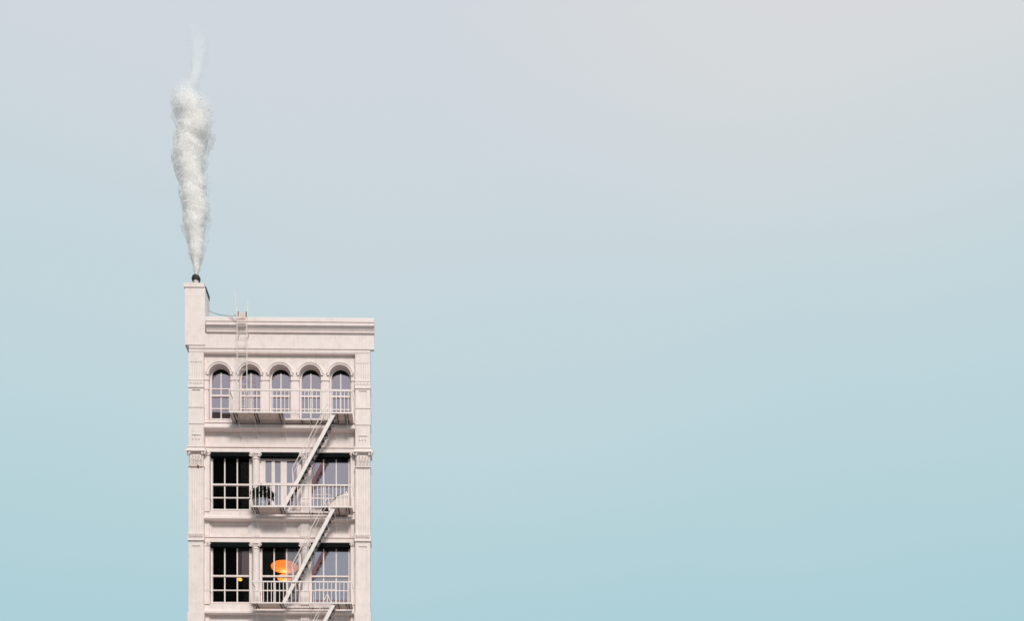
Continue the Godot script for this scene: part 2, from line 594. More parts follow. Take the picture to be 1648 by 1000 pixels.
# one pilaster strip, from the entablature to below the picture; k is 0 or 1
func build_pilaster(b: Node3D, k: int) -> void:
	var p := base("pilaster", Vector3.ZERO, b)
	var l: float = PILASTERS[k]
	var r := l + 24.0
	var out := -1.0 if k == 0 else 1.0
	var zb := -0.55
	var z := 0.05
	var st: SurfaceTool
	# upper storey, fluted head
	st = tool()
	pbx(st, l, r, 569.0, 583.6, zb, z)
	put("block", st, M.paint, p)
	fluted(p, l, r, 583.8, 610.4, zb, z, 5, 0.022)
	st = tool()
	moulding(st, [[z + 0.02, 610.6], [z + 0.035, 611.4], [z + 0.035, 613.0], [z + 0.012, 614.2], [z + 0.03, 617.0], [z + 0.012, 620.4], [z + 0.014, 621.6], [z + 0.04, 622.4], [z + 0.04, 624.4], [z + 0.01, 625.4]], X(l - 0.5, z), X(r + 0.5, z), zb)
	put("band", st, M.paint, p)
	for q in 4:
		st = tool(true)
		var e := l + 4.0 + 5.4 * q
		lathe(st, Vector3(X(e, z), Y(616.8, z), z + 0.005), [Vector2(0, -0.06), Vector2(0.035, -0.045), Vector2(0.045, 0.0), Vector2(0.03, 0.045), Vector2(0, 0.055)], 8)
		put("bead", st, M.paint, p)
	sunk_block(p, l, r, 625.8, 654.6, 628.2, 651.8, 5.6, zb, z)
	st = tool()
	moulding(st, [[z + 0.03, 654.8], [z + 0.04, 655.3], [z + 0.04, 656.6], [z + 0.012, 657.4]], X(l - 0.4, z), X(r + 0.9, z), zb)
	put("band", st, M.paint, p)
	st = tool()
	pbx(st, l - 0.2, r + 0.6, 657.6, 683.2, zb, z + 0.02)
	put("block", st, M.paint, p)
	st = tool()
	pbx(st, l, r, 683.4, 718.0, zb, z - 0.005)
	put("block", st, M.paint, p)
	# low relief tablet
	st = tool()
	pbx(st, l + 5.0, r - 4.5, 699.4, 701.0, z - 0.006, z + 0.025)
	put("tablet", st, M.paint, p)
	for q in 3:
		st = tool(true)
		lathe(st, Vector3(X(l + 7.4 + 4.6 * q, z), Y(706.6, z), z - 0.02), [Vector2(0, -0.09), Vector2(0.04, -0.06), Vector2(0.05, 0), Vector2(0.035, 0.06), Vector2(0, 0.08)], 8)
		put("tablet_leaf", st, M.paint, p)
	# Corinthian capital of the next storey
	st = tool()
	moulding(st, [[z + 0.03, 718.2], [z + 0.05, 719.0], [z + 0.05, 720.2], [z + 0.015, 721.2], [z + 0.02, 722.0], [z + 0.09, 724.6], [z + 0.10, 726.4], [z + 0.07, 727.4]], X(l - 2.2, z), X(r + 2.2, z), zb)
	put("abacus", st, M.paint, p)
	# outer flare of the abacus
	for s in [[l - 2.0, -1.0], [r + 2.0, 1.0]]:
		st = tool()
		var o := PackedVector2Array([Vector2(X(s[0], z), Y(724.8, z)), Vector2(X(s[0] + s[1] * 3.2, z), Y(725.4, z)), Vector2(X(s[0] + s[1] * 2.6, z), Y(728.2, z)), Vector2(X(s[0] + s[1] * 1.0, z), Y(731.0, z)), Vector2(X(s[0], z), Y(733.2, z))])
		extrude(st, o, 2, z - 0.12, z + 0.06)
		put("abacus_horn", st, M.paint, p)
	st = tool()
	pbx(st, l + 0.4, r - 0.4, 727.2, 749.6, zb, z - 0.03)
	put("bell", st, M.paint, p)
	for s in [[l + 1.4, 1.0], [r - 1.4, -1.0]]:
		volute(p, Vector3(X(s[0], z), Y(730.6, z), z + 0.02), 0.085, s[1])
	for q in 3:
		volute(p, Vector3(X(l + 7.5 + 4.5 * q, z), Y(729.6, z), z - 0.01), 0.045, 1.0 if q != 1 else -1.0)
	leaf_row(p, l, r, 735.6, 742.6, 5, z - 0.01)
	leaf_row(p, l, r, 742.4, 749.4, 4, z + 0.01)
	st = tool()
	moulding(st, [[z + 0.01, 749.6], [z + 0.045, 750.2], [z + 0.045, 751.2], [z + 0.01, 752.0]], X(l - 0.8, z), X(r + 0.8, z), zb)
	put("astragal", st, M.paint, p)
	if k == 0:
		st = tool(true)
		lathe(st, Vector3(X(320.0, z), Y(751.4, z), z + 0.03), [Vector2(0, -0.07), Vector2(0.03, -0.045), Vector2(0.055, 0.0), Vector2(0.02, 0.03), Vector2(0, 0.035)], 7)
		put("rust_blister", st, M.rust, p)
	fluted(p, l, r, 752.2, 858.4, zb, z - 0.01, 5, 0.024)
	# enriched band above the lower storey
	st = tool()
	moulding(st, [[z + 0.03, 858.6], [z + 0.05, 859.4], [z + 0.05, 860.8], [z + 0.03, 861.6], [z + 0.03, 868.2], [z + 0.055, 868.8], [z + 0.06, 870.4], [z + 0.02, 871.4]], X(l - 1.2, z), X(r + 1.2, z), zb)
	put("band", st, M.paint, p)
	for q in 5:
		volute(p, Vector3(X(l + 2.8 + 4.6 * q, z), Y(864.8, z), z + 0.035), 0.055, 1.0 if q % 2 == 0 else -1.0)
	sunk_block(p, l, r, 871.6, 985.8, 879.2, 969.0, 5.4, zb, z - 0.01)
	st = tool()
	moulding(st, [[z + 0.02, 986.0], [z + 0.03, 986.8], [z + 0.03, 1440.0 - 0.5 * S + 38.0 * 1.1]], X(l - 1.4, z), X(r + 1.2, z), zb)
	put("pedestal", st, M.paint, p)


func fluted(p: Node3D, l: float, r: float, py0: float, py1: float, zb: float, z: float, n: int, depth: float) -> void:
	var o := PackedVector2Array([Vector2(X(l, z), zb), Vector2(X(l, z), z)])
	var w := (X(r, z) - X(l, z))
	var side := w * 0.11
	var step := (w - 2 * side) / n
	for i in n:
		var c := X(l, z) + side + step * (i + 0.5)
		for k in 7:
			var a := PI * k / 6.0
			o.append(Vector2(c - cos(a) * step * 0.36, z - sin(a) * depth))
	o.append(Vector2(X(r, z), z))
	o.append(Vector2(X(r, z), zb))
	var st := tool()
	extrude(st, o, 1, Y(py1, z), Y(py0, z))
	put("fluted_shaft", st, M.paint, p)


# a block with a sunken panel in its face: four borders and a recessed back
func sunk_block(p: Node3D, l: float, r: float, py0: float, py1: float, qy0: float, qy1: float, inset: float, zb: float, z: float, d := 0.035) -> void:
	var st := tool()
	pbx(st, l, r, py0, qy0, zb, z)
	pbx(st, l, r, qy1, py1, zb, z)
	pbx(st, l, l + inset, qy0, qy1, zb, z)
	pbx(st, r - inset, r, qy0, qy1, zb, z)
	put("panel_border", st, M.paint, p)
	st = tool()
	bx(st, X(l + inset, z), X(r - inset, z), Y(qy1, z), Y(qy0, z), zb, z - d)
	put("sunk_panel", st, M.paint, p)


func volute(p: Node3D, at: Vector3, r: float, turn: float) -> void:
	var st := tool(true)
	var pts := []
	for i in 19:
		var t := i / 18.0
		var a := t * TAU * 1.4
		pts.append(at + Vector3(turn * cos(a), sin(a), 0) * r * (1.0 - 0.72 * t) + Vector3(0, 0, 0.03 * t))
	tube(st, pts, r * 0.26, 5)
	lathe(st, at - Vector3(0, r * 0.3, 0), [Vector2(0, 0), Vector2(r * 0.5, r * 0.1), Vector2(r * 0.5, r * 0.5), Vector2(0, r * 0.6)], 6)
	put("volute", st, M.paint, p)


func leaf_row(p: Node3D, l: float, r: float, py0: float, py1: float, n: int, z: float) -> void:
	for i in n:
		var cx := X(l + (r - l) * (i + 0.5) / n, z)
		var w := (X(r, z) - X(l, z)) / n * 0.44
		var y0 := Y(py1, z)
		var h := Y(py0, z) - y0
		# an acanthus leaf: broad foot, ribbed middle, tip curling out
		var st := tool()
		var rows := [[0.0, 0.75, 0.0], [0.4, 1.0, 0.02], [0.75, 0.85, 0.05], [0.97, 0.4, 0.085], [0.9, 0.0, 0.10]]
		for k in rows.size() - 1:
			var a = rows[k]
			var c = rows[k + 1]
			for s in [-1.0, 1.0]:
				quad(st, Vector3(cx, y0 + h * a[0], z + a[2] + 0.018), Vector3(cx + s * w * a[1], y0 + h * a[0], z + a[2] - 0.012), Vector3(cx + s * w * c[1], y0 + h * c[0], z + c[2] - 0.012), Vector3(cx, y0 + h * c[0], z + c[2] + 0.018), Vector3.BACK)
				quad(st, Vector3(cx + s * w * a[1], y0 + h * a[0], z + a[2] - 0.012), Vector3(cx + s * w * a[1], y0 + h * a[0], z - 0.05), Vector3(cx + s * w * c[1], y0 + h * c[0], z - 0.05), Vector3(cx + s * w * c[1], y0 + h * c[0], z + c[2] - 0.012), Vector3(s, 0, 0))
		put("leaf", st, M.paint, p)


# storeys with three wide bays; n = 0 is the upper one
func build_storey(b: Node3D, n: int) -> void:
	# rows: spandrel top, moulding, lintel foot, rail, bar, glass foot, sill course foot
	var R: Array = [[690.0, 718.4, 728.6, 781.2, 801.8, 822.6, 836.2], [840.0, 863.6, 873.6, 928.0, 950.6, 972.0, 988.0]][n]
	var z := ZS
	var x0 := X(328.9, z)
	var x1 := X(571.8, z)
	var st := tool()
	if n == 0:
		moulding(st, [[z, 684.0], [z, R[1]]], x0, x1, -0.6)
		put("spandrel", st, M.paint, b)
	else:
		spandrel_panels(b, R[0] - 6.0, R[1])
	st = tool()
	var m0: float = R[1]
	moulding(st, [[z + 0.05, m0 + 0.2], [z + 0.12, m0 + 0.8], [z + 0.125, m0 + 1.8], [z + 0.07, m0 + 2.6], [z + 0.075, m0 + 4.0], [z + 0.14, m0 + 5.0], [z + 0.145, R[2] - 0.6], [z + 0.13, R[2]]], x0, x1, -0.6)
	put("lintel", st, M.paint, b)
	# sill course with the drip below it
	st = tool()
	var s0: float = R[5]
	moulding(st, [[z + 0.02, s0 + 0.6], [z + 0.12, s0 + 1.2], [z + 0.12, R[6] - 6.0], [z + 0.15, R[6] - 5.2], [0.0, R[6] - 4.4], [0.02, R[6] - 3.6], [0.02, R[6] - 0.8], [0.0, R[6]]], x0, x1, -0.6)
	put("sill_course", st, M.paint, b)
	# half pilasters at the ends
	for e in [[329.5, 338.2], [564.4, 571.4]]:
		var h := base("half_pilaster", Vector3.ZERO, b)
		st = tool()
		pbx(st, e[0], e[1], R[2] + 6.6, R[4] - 1.0, -0.6, z + 0.16)
		put("shaft", st, M.paint, h)
		st = tool()
		moulding(st, [[z + 0.17, R[2] + 5.2], [z + 0.19, R[2] + 5.6], [z + 0.17, R[2] + 6.5]], X(e[0], z + 0.16), X(e[1] + 0.5, z + 0.16), -0.6)
		put("necking", st, M.paint, h)
		st = tool()
		pbx(st, e[0], e[1] + 0.3, R[2] + 0.2, R[2] + 5.0, -0.6, z + 0.17)
		put("capital", st, M.paint, h)
		volute(h, Vector3(X(336.4 if e[0] < 400 else 566.2, z + 0.18), Y(R[2] + 3.0, z + 0.18), z + 0.17), 0.085, 1.0 if e[0] < 400 else -1.0)
		st = tool()
		pbx(st, e[0], e[1] + 0.6, R[4] - 0.8, R[4] + 1.4, -0.6, z + 0.19)
		pbx(st, e[0], e[1] + 0.2, R[4] + 1.6, R[5] + 1.0, -0.6, z + 0.175)
		put("foot", st, M.paint, h)
	# two engaged columns
	for cx in [411.4, 490.9]:
		build_column(b, cx, R, z)
	# windows
	var zg := z - 0.14
	var bays := [[338.0, 405.6], [417.4, 485.0], [496.8, 565.2]]
	for k in 3:
		var l := X(bays[k][0], z) + 0.0
		var r := X(bays[k][1], z)
		if n == 0 and k == 1: build_french_window(b, l, r, R, zg)
		else: build_bay_window(b, n, k, l, r, R, zg)


func build_column(b: Node3D, cx: float, R: Array, z: float) -> void:
	var c := base("column", Vector3.ZERO, b)
	var zc := z + 0.02
	var rad := 6.1 / S
	var zf := zc + rad
	var at := Vector3(X(cx, zf), 0, zc)
	var top := Y(R[2] + 9.5, zf)
	var bot := Y(R[4] + 0.5, zf)
	var st := tool()
	# pier behind the column, carrying the wall
	bx(st, at.x - rad * 0.98, at.x + rad * 0.98, Y(R[5] + 1.0, z), Y(R[2], z) , -0.6, z - 0.02)
	put("pier", st, M.paint, c)
	st = tool(true)
	var prof := []
	for i in 9:
		var t := i / 8.0
		prof.append(Vector2(rad * (1.0 - 0.10 * t * t), lerpf(bot, top, t)))
	lathe(st, at, prof, 24)
	put("shaft", st, M.paint, c)
	st = tool()
	lathe(st, at, [Vector2(rad * 0.9, top - 0.02), Vector2(rad * 1.06, top - 0.01), Vector2(rad * 1.06, top + 0.035), Vector2(rad * 0.9, top + 0.05), Vector2(rad * 0.92, top + 0.09), Vector2(rad * 1.25, top + 0.17)], 24)
	put("necking", st, M.paint, c)
	st = tool()
	pbx(st, cx - 8.9, cx + 8.9, R[2] - 1.6, R[2] + 1.4, -0.6, zf + 0.04)
	put("abacus", st, M.paint, c)
	st = tool()
	pbx(st, cx - 6.6, cx + 6.6, R[2] + 1.5, R[2] + 5.6, -0.6, zf + 0.0)
	put("echinus", st, M.paint, c)
	for s in [-1.0, 1.0]:
		volute(c, Vector3(X(cx + s * 6.8, zf), Y(R[2] + 4.2, zf), zf), 0.095, -s)
	st = tool()
	pbx(st, cx - 6.9, cx + 6.9, R[4] - 0.6, R[4] + 1.2, -0.6, zf + 0.02)
	pbx(st, cx - 6.3, cx + 6.3, R[4] + 1.3, R[4] + 2.6, -0.6, zf + 0.0)
	pbx(st, cx - 6.9, cx + 6.9, R[4] + 2.7, R[5] + 1.2, -0.6, zf + 0.015)
	put("pedestal", st, M.paint, c)


func spandrel_panels(b: Node3D, py0: float, py1: float) -> void:
	var z := ZS
	var holder := base("spandrel", Vector3.ZERO, b)
	# posts between the bays stand proud, panels lie back behind a bevelled frame
	for e in [[329.5, 338.0], [404.4, 418.6], [484.0, 498.0], [564.4, 571.4]]:
		var st := tool()
		pbx(st, e[0], e[1], py0, py1, -0.6, z + 0.09)
		put("post", st, M.paint, holder)
	for e in [[338.0, 404.4], [418.6, 484.0], [498.0, 564.4]]:
		var st := tool()
		pbx(st, e[0] - 1, e[1] + 1, py0, py0 + 11.0, -0.6, z + 0.012)
		pbx(st, e[0] - 1, e[1] + 1, py1 - 4.6, py1 + 0.5, -0.6, z + 0.012)
		pbx(st, e[0] - 1, e[0] + 3.6, py0 + 11.0, py1 - 4.6, -0.6, z + 0.012)
		pbx(st, e[1] - 3.6, e[1] + 1, py0 + 11.0, py1 - 4.6, -0.6, z + 0.012)
		put("panel_frame", st, M.paint, holder)
		st = tool()
		bx(st, X(e[0] + 3.6, z), X(e[1] - 3.6, z), Y(py1 - 4.6, z), Y(py0 + 11.0, z), -0.6, z - 0.06)
		put("sunk_panel", st, M.paint, holder)


func build_bay_window(b: Node3D, n: int, k: int, l: float, r: float, R: Array, zg: float) -> void:
	var w := base("window", Vector3.ZERO, b)
	w.set_meta("label", ["dark sash window of nine panes beside the corner pilaster", "wide sash window with a lamp glowing inside", "grey sky-mirroring sash window behind the fire escape"][k])
	var u := (ZF - zg) / ZF / S
	var top := Y(R[2], ZS) + 0.02
	var bot := Y(R[5] + 0.8, zg)
	var st := tool()
	var f := 4.4 * u
	var hd := 0.02
	bx(st, l, l + f, bot, top, zg - 0.06, zg + 0.06)
	bx(st, r - f, r, bot, top, zg - 0.06, zg + 0.06)
	bx(st, l + f, r - f, top - hd, top, zg - 0.06, zg + 0.06)
	bx(st, l + f, r - f, bot, bot + 2.2 * u, zg - 0.06, zg + 0.06)
	put("frame", st, M.paint, w)
	lintel_shade_box(w, l, r, top, zg)
	var gl := l + f
	var gr := r - f
	var xs := [gl, lerpf(gl, gr, 0.325), lerpf(gl, gr, 0.668), gr]
	var ys := [bot + 2.2 * u, Y(R[4] + 0.6, zg), Y(R[3] + 0.6, zg), top - hd]
	for i in [1, 2]:
		st = tool()
		bx(st, xs[i] - 0.95 * u, xs[i] + 0.95 * u, ys[0], ys[3], zg - 0.03, zg + 0.022)
		put("glazing_bar", st, M.paint, w)
		st = tool()
		var hh := (0.85 if i == 1 else 1.3) * u
		bx(st, gl, gr, ys[i] - hh, ys[i] + hh, zg - 0.035, zg + (0.026 if i == 1 else 0.06))
		put("glazing_bar" if i == 1 else "meeting_rail", st, M.paint, w)
	for i in 3:
		for j in 3:
			# the bays on the street corner keep clear glass, the others a mirroring film
			var clear := k == 0 or (n == 1 and k == 1 and i < 2)
			if n == 1 and k == 0 and i == 2 and j == 2: clear = false
			var glass: Material = M.clear_glass if clear else M.mirror_glass
			if n == 1 and k == 1 and i == 2: glass = M.half_glass
			pane(w, rect(xs[i], xs[i + 1], ys[j], ys[j + 1]), zg, glass)


# near-black box standing in for soffit shade and its reflection in the head
func lintel_shade_box(w: Node3D, l: float, r: float, top: float, zg: float) -> void:
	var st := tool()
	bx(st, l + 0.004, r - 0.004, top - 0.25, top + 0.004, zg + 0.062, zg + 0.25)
	put("lintel_shade", st, M.room, w)


func build_french_window(b: Node3D, l: float, r: float, R: Array, zg: float) -> void:
	var w := base("window", Vector3.ZERO, b)
	w.set_meta("label", "white French window of narrow grey casements behind the potted plant")
	var top := Y(R[2], ZS) + 0.02
	var bot := Y(R[5] + 0.8, zg)
	var cols := [[428.2, 438.0], [443.2, 452.6], [462.4, 478.6]]
	var st := tool()
	var edges := [l, X(428.2, zg), X(438.0, zg), X(443.2, zg), X(452.6, zg), X(462.4, zg), X(478.6, zg), r]
	for i in range(0, 8, 2):
		bx(st, edges[i], edges[i + 1], bot, top, zg - 0.06, zg + (0.06 if i in [0, 6] else 0.045))
	put("frame", st, M.paint, w)
	lintel_shade_box(w, l, r, top, zg)
	for c in cols:
		var x0 := X(c[0], zg)
		var x1 := X(c[1], zg)
		st = tool()
		bx(st, x0, x1, Y(782.6, zg), Y(778.4, zg), zg - 0.04, zg + 0.04)
		put("meeting_rail", st, M.paint, w)
		st = tool()
		bx(st, x0, x1, bot, Y(814.0, zg), zg - 0.05, zg + 0.03)
		put("kick_panel", st, M.paint, w)
		st = tool()
		bx(st, x0, x1, Y(742.5, zg), top, zg - 0.05, zg + 0.04)
		put("head", st, M.paint, w)
		pane(w, rect(x0, x1, Y(778.4, zg), Y(742.5, zg)), zg, M.mirror_glass)
		pane(w, rect(x0, x1, Y(814.0, zg), Y(782.6, zg)), zg, M.mirror_glass)


func build_foot(b: Node3D) -> void:
	spandrel_panels(b, 990.0, 1016.0)
	var st := tool()
	bx(st, X(328.9, ZS), X(571.8, ZS), 0.0, Y(1016.8, ZS), -0.6, ZS + 0.03)
	put("lower_wall", st, M.paint, b)
	# pilaster feet down to the pavement
	for l in PILASTERS:
		st = tool()
		bx(st, X(l - 1.4, 0.08), X(l + 25.2, 0.08), 0.0, 0.6, -0.56, 0.13)
		put("plinth", st, M.paint, b)


# ------------------------------------------------------------------ fire escape
const ZP := 0.66      # front of the platforms
const ZB := -0.12     # wall side
const LEVELS := [[369.0, 566.6, 663.6, 628.4], [404.8, 566.6, 815.2, 780.8], [404.8, 565.8, 970.4, 936.6], [404.8, 565.8, 1126.0, 1092.0]]


func build_fire_escape() -> void:
	var f := base("fire_escape", Vector3(X(480, ZP), Y(970.4, ZP), 0))
	tag(f, "white iron fire escape with railed platforms and steep stairs on the facade", "fire escape")
	var inner := Node3D.new()
	for i in 4: build_platform(f, i)
	for i in 3: build_stair(f, LEVELS[i + 1], LEVELS[i])


func place(o: Node3D, f: Node3D) -> void:
	o.position = -f.position   # parts are modelled in scene metres


func build_platform(f: Node3D, i: int) -> void:
	var L: Array = LEVELS[i]
	var x0 := X(L[0], ZP)
	var x1 := X(L[1], ZP)
	var y := Y(L[2], ZP)
	var hx0 := X(456.0, ZP)    # stair opening
	var hx1 := X(535.5, ZP)
	var zh := 0.20
	var p := base("platform", Vector3.ZERO, f)
	place(p, f)
	var wall_z := ZW + 0.06 if i == 0 else 0.02
	# edge angles
	var st := tool()
	bx(st, x0, x1, y - 0.035, y + 0.02, ZP - 0.012, ZP)
	put("edge_angle", st, M.iron, p)
	st = tool()
	bx(st, x0, x1, y - 0.04, y + 0.02, wall_z + 0.002, wall_z + 0.03)
	put("edge_angle", st, M.iron, p)
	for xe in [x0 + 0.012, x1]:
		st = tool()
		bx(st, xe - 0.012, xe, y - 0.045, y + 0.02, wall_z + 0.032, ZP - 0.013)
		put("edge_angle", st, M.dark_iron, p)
	# floor boards along the facade, left out over the stair opening
	var n := 8
	var span := ZP - 0.03 - (wall_z + 0.04)
	for k in n:
		var za := wall_z + 0.04 + span * k / n
		var zb := za + span / n - 0.014
		var runs := [[x0 + 0.02, x1 - 0.02]]
		if zb > zh and i < 4: runs = [[x0 + 0.02, hx0], [hx1, x1 - 0.02]]
		for rr in runs:
			st = tool()
			bx(st, rr[0] + rng.randf_range(0, 0.03), rr[1] - rng.randf_range(0, 0.03), y - 0.012 + rng.randf_range(-0.004, 0.004), y + 0.012, za, zb)
			put("floor_board", st, M.plank, p)
	# cross bearers below the boards, in pairs as over the brackets
	var marks: Array = [[375.5, 380.5, 408.8, 413.0, 448.6, 453.8, 483.0, 498.0, 512.4, 537.4, 542.0, 554.6, 559.0], [409.0, 413.0, 450.4, 455.6, 495.8, 500.0, 538.0, 544.0, 556.6, 561.0]][mini(i, 1)]
	for k in marks.size():
		var xm := X(marks[k], ZP)
		var over_hole := xm > hx0 + 0.05 and xm < hx1 - 0.05
		st = tool()
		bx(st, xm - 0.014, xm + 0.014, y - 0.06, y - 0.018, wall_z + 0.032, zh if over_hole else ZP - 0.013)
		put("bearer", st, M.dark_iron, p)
	# trimmer round the opening
	st = tool()
	bx(st, hx0, hx1, y - 0.05, y + 0.015, zh - 0.02, zh)
	put("trimmer", st, M.iron, p)
	# brackets down to the wall
	for px in ([386.0, 412.0, 458.0, 500.0, 538.0, 559.0] if i == 0 else [413.0, 458.0, 500.0, 540.0, 559.0]):
		st = tool()
		var xb := X(px, 0.2)
		var zw := -0.26
		var pts := []
		for k in 7:
			var t := k / 6.0
			pts.append(Vector3(xb, y - 0.05 - 0.52 * t - 0.07 * sin(PI * t), lerpf(0.42, zw, t)))
		tube(st, pts, 0.013, 6)
		put("bracket", st, M.iron, p)
	# ---- railing
	var r := base("railing", Vector3.ZERO, f)
	place(r, f)
	var yr := Y(L[3], ZP)
	st = tool()
	bx(st, x0 - 0.01, x1 + 0.01, yr - 0.026, yr + 0.026, ZP - 0.02, ZP + 0.012)
	put("top_rail", st, M.iron, r)
	for xe in [x0 + 0.01, x1 - 0.01]:
		st = tool()
		bx(st, xe - 0.014, xe + 0.014, y + 0.02, yr - 0.02, ZP - 0.02, ZP + 0.004)
		put("post", st, M.iron, r)
		st = tool()
		tube(st, [Vector3(xe, yr, ZP - 0.02), Vector3(xe, yr, ZB + 0.12), Vector3(xe, yr - 0.03, ZB - 0.02)], 0.014, 6)
		put("side_rail", st, M.dark_iron if xe < -6.0 else M.iron, r)
		for k in 4:
			st = tool()
			var zz := lerpf(ZB + 0.16, ZP - 0.16, k / 3.0)
			bx(st, xe - 0.008, xe + 0.008, y + 0.02, yr - 0.012, zz - 0.008, zz + 0.008)
			put("baluster", st, M.iron, r)
		# wall fixing of the side rail
		st = tool()
		bx(st, xe - 0.05, xe + 0.05, yr - 0.07, yr + 0.03, ZB - 0.16, ZB + 0.0)
		put("wall_plate", st, M.iron, r)
	var count := int((x1 - x0) / 0.16)
	for k in range(1, count):
		st = tool()
		var xx := lerpf(x0, x1, float(k) / count) + rng.randf_range(-0.006, 0.006)
		var lean := rng.randf_range(-0.006, 0.006)
		bar(st, Vector3(xx, y + 0.02, ZP - 0.012), Vector3(xx + lean, yr - 0.02, ZP - 0.012), Vector3(0, 0, 1), 0.02, 0.026)
		put("baluster", st, M.iron, r)
	# guard along the back of the stair opening
	if i > 0 and i < 3:
		var gx0 := X(505.0, zh)
		var gx1 := X(533.0 if i == 1 else 541.0, zh)
		st = tool()
		tube(st, [Vector3(gx0, y, zh), Vector3(gx0, y + 0.68, zh), Vector3(gx0 + 0.04, y + 0.72, zh), Vector3(gx1 - 0.08, y + 0.72, zh), Vector3(gx1 - 0.02, y + 0.69, zh), Vector3(gx1, y + 0.6, zh), Vector3(gx1, y - 0.02, zh)], 0.015 if i == 1 else 0.02, 6)
		put("stair_guard", st, M.iron, r)


func build_stair(f: Node3D, lo: Array, hi: Array) -> void:
	var s := base("stair", Vector3.ZERO, f)
	place(s, f)
	var zf := 0.60
	var zb := 0.24
	var a := Vector3(X(457.0, zf), Y(lo[2] - 0.5, ZP) + 0.02, 0)
	var c := Vector3(X(538.0, zf), Y(hi[2], ZP) + 0.02, 0)
	var dir := (c - a).normalized()
	var up := Vector3(-dir.y, dir.x, 0)   # away from the steps, up and to the left
	for z in [zf, zb]:
		var o := Vector3(0, 0, z)
		var st := tool()
		bar(st, a + o, c + o, Vector3(0, 0, 1), 0.022, 0.15)
		put("stringer", st, M.iron, s)
		# handrail with its ends turned down to the stringer
		var h := 0.93
		var p0 := a + o + dir * 0.72 + Vector3(0, h, 0)
		var p1 := c + o - dir * 0.62 + Vector3(0, h, 0)
		st = tool()
		var foot0 := a + o + dir * 0.95 + up * 0.08
		var foot1 := c + o - dir * 0.10 + up * 0.08
		tube(st, [foot0, p0 - dir * 0.0, p0 + dir * 0.02, p1 - dir * 0.02, p1, foot1], 0.017, 6)
		put("handrail", st, M.iron, s)
		for t in [0.47]:
			var q := a.lerp(c, t) + o
			st = tool()
			tube(st, [q + up * 0.08, p0.lerp(p1, t)], 0.013, 6)
			put("handrail_post", st, M.iron, s)
	var rise := c.y - a.y
	var n := int(round(rise / 0.262))
	for k in range(1, n):
		var q := a.lerp(c, (k + 0.0) / n)
		var st := tool()
		# open iron tread: plate with a turned-down nosing and two end cleats
		bx(st, q.x - 0.09, q.x + 0.115, q.y - 0.008, q.y + 0.008, zb + 0.012, zf - 0.012)
		bx(st, q.x - 0.09, q.x - 0.075, q.y - 0.05, q.y - 0.008, zb + 0.012, zf - 0.012)
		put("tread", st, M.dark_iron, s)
		for z in [zb + 0.02, zf - 0.02]:
			st = tool()
			tube(st, [Vector3(q.x + 0.11, q.y - 0.01, z), Vector3(q.x + 0.10, q.y - 0.07, z), Vector3(q.x + 0.055, q.y - 0.12, z), Vector3(q.x - 0.01, q.y - 0.14, z)], 0.010, 5)
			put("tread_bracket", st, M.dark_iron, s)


func build_roof_ladder() -> void:
	var zl := 0.50
	var x0 := X(381.8, zl)
	var x1 := X(397.6, zl)
	var y0 := Y(663.0, ZP) + 0.02
	var o := base("roof_ladder", Vector3((x0 + x1) / 2, y0, zl))
	tag(o, "thin white iron ladder rising from the top platform over the cornice", "ladder")
	var back := -o.position
	var st := tool()
	tube(st, [Vector3(x0, y0, zl) + back, Vector3(x0, Y(515, zl), zl) + back, Vector3(X(381.0, zl), Y(503, zl), zl) + back, Vector3(X(379.2, zl), Y(486, zl), zl - 0.02) + back, Vector3(X(377.4, zl), Y(467, zl), zl - 0.05) + back], 0.017, 6)
	put("rail", st, M.iron, o)
	st = tool()
	tube(st, [Vector3(x1, y0, zl) + back, Vector3(x1, Y(517, zl), zl) + back, Vector3(X(398.6, zl), Y(500, zl), zl) + back, Vector3(X(399.2, zl), Y(482, zl), zl - 0.04) + back], 0.017, 6)
	put("rail", st, M.iron, o)
	var yy := y0 + 0.3
	while yy < Y(522, zl):
		st = tool()
		tube(st, [Vector3(x0, yy, zl) + back, Vector3(x1, yy, zl) + back], 0.011, 6)
		put("rung", st, M.iron, o)
		yy += 0.305
	# step-over box on the parapet, of three boards on a dark frame
	for k in 3:
		st = tool()
		var e := 384.2 + 4.0 * k
		bx(st, X(e, 0.3) - back.x * 0 + back.x, X(e + 3.5, 0.3) + back.x, Y(513.6, 0.3) + back.y, Y(502.4 + (0.6 if k == 1 else 0.0), 0.3) + back.y, 0.22 + back.z, 0.27 + back.z)
		put("step_board", st, M.plank, o)
	st = tool()
	for e in [383.0, 395.6]:
		bx(st, X(e, 0.3) + back.x, X(e + 1.3, 0.3) + back.x, Y(514.5, 0.3) + back.y, Y(501.8, 0.3) + back.y, 0.1 + back.z, 0.29 + back.z)
	put("step_frame", st, M.dark_iron, o)
	st = tool()
	bx(st, X(382.6, 0.3) + back.x, X(397.0, 0.3) + back.x, Y(515.5, 0.45) + back.y, Y(512.4, 0.45) + back.y, 0.452 + back.z, 0.52 + back.z)
	put("step_tray", st, M.plank, o)
	for e in [x0, x1]:
		st = tool()
		bx(st, e - 0.012 + back.x, e + 0.012 + back.x, Y(540, 0.1) + back.y, Y(539, 0.1) + back.y, 0.07 + back.z, zl + back.z)
		put("wall_strut", st, M.iron, o)


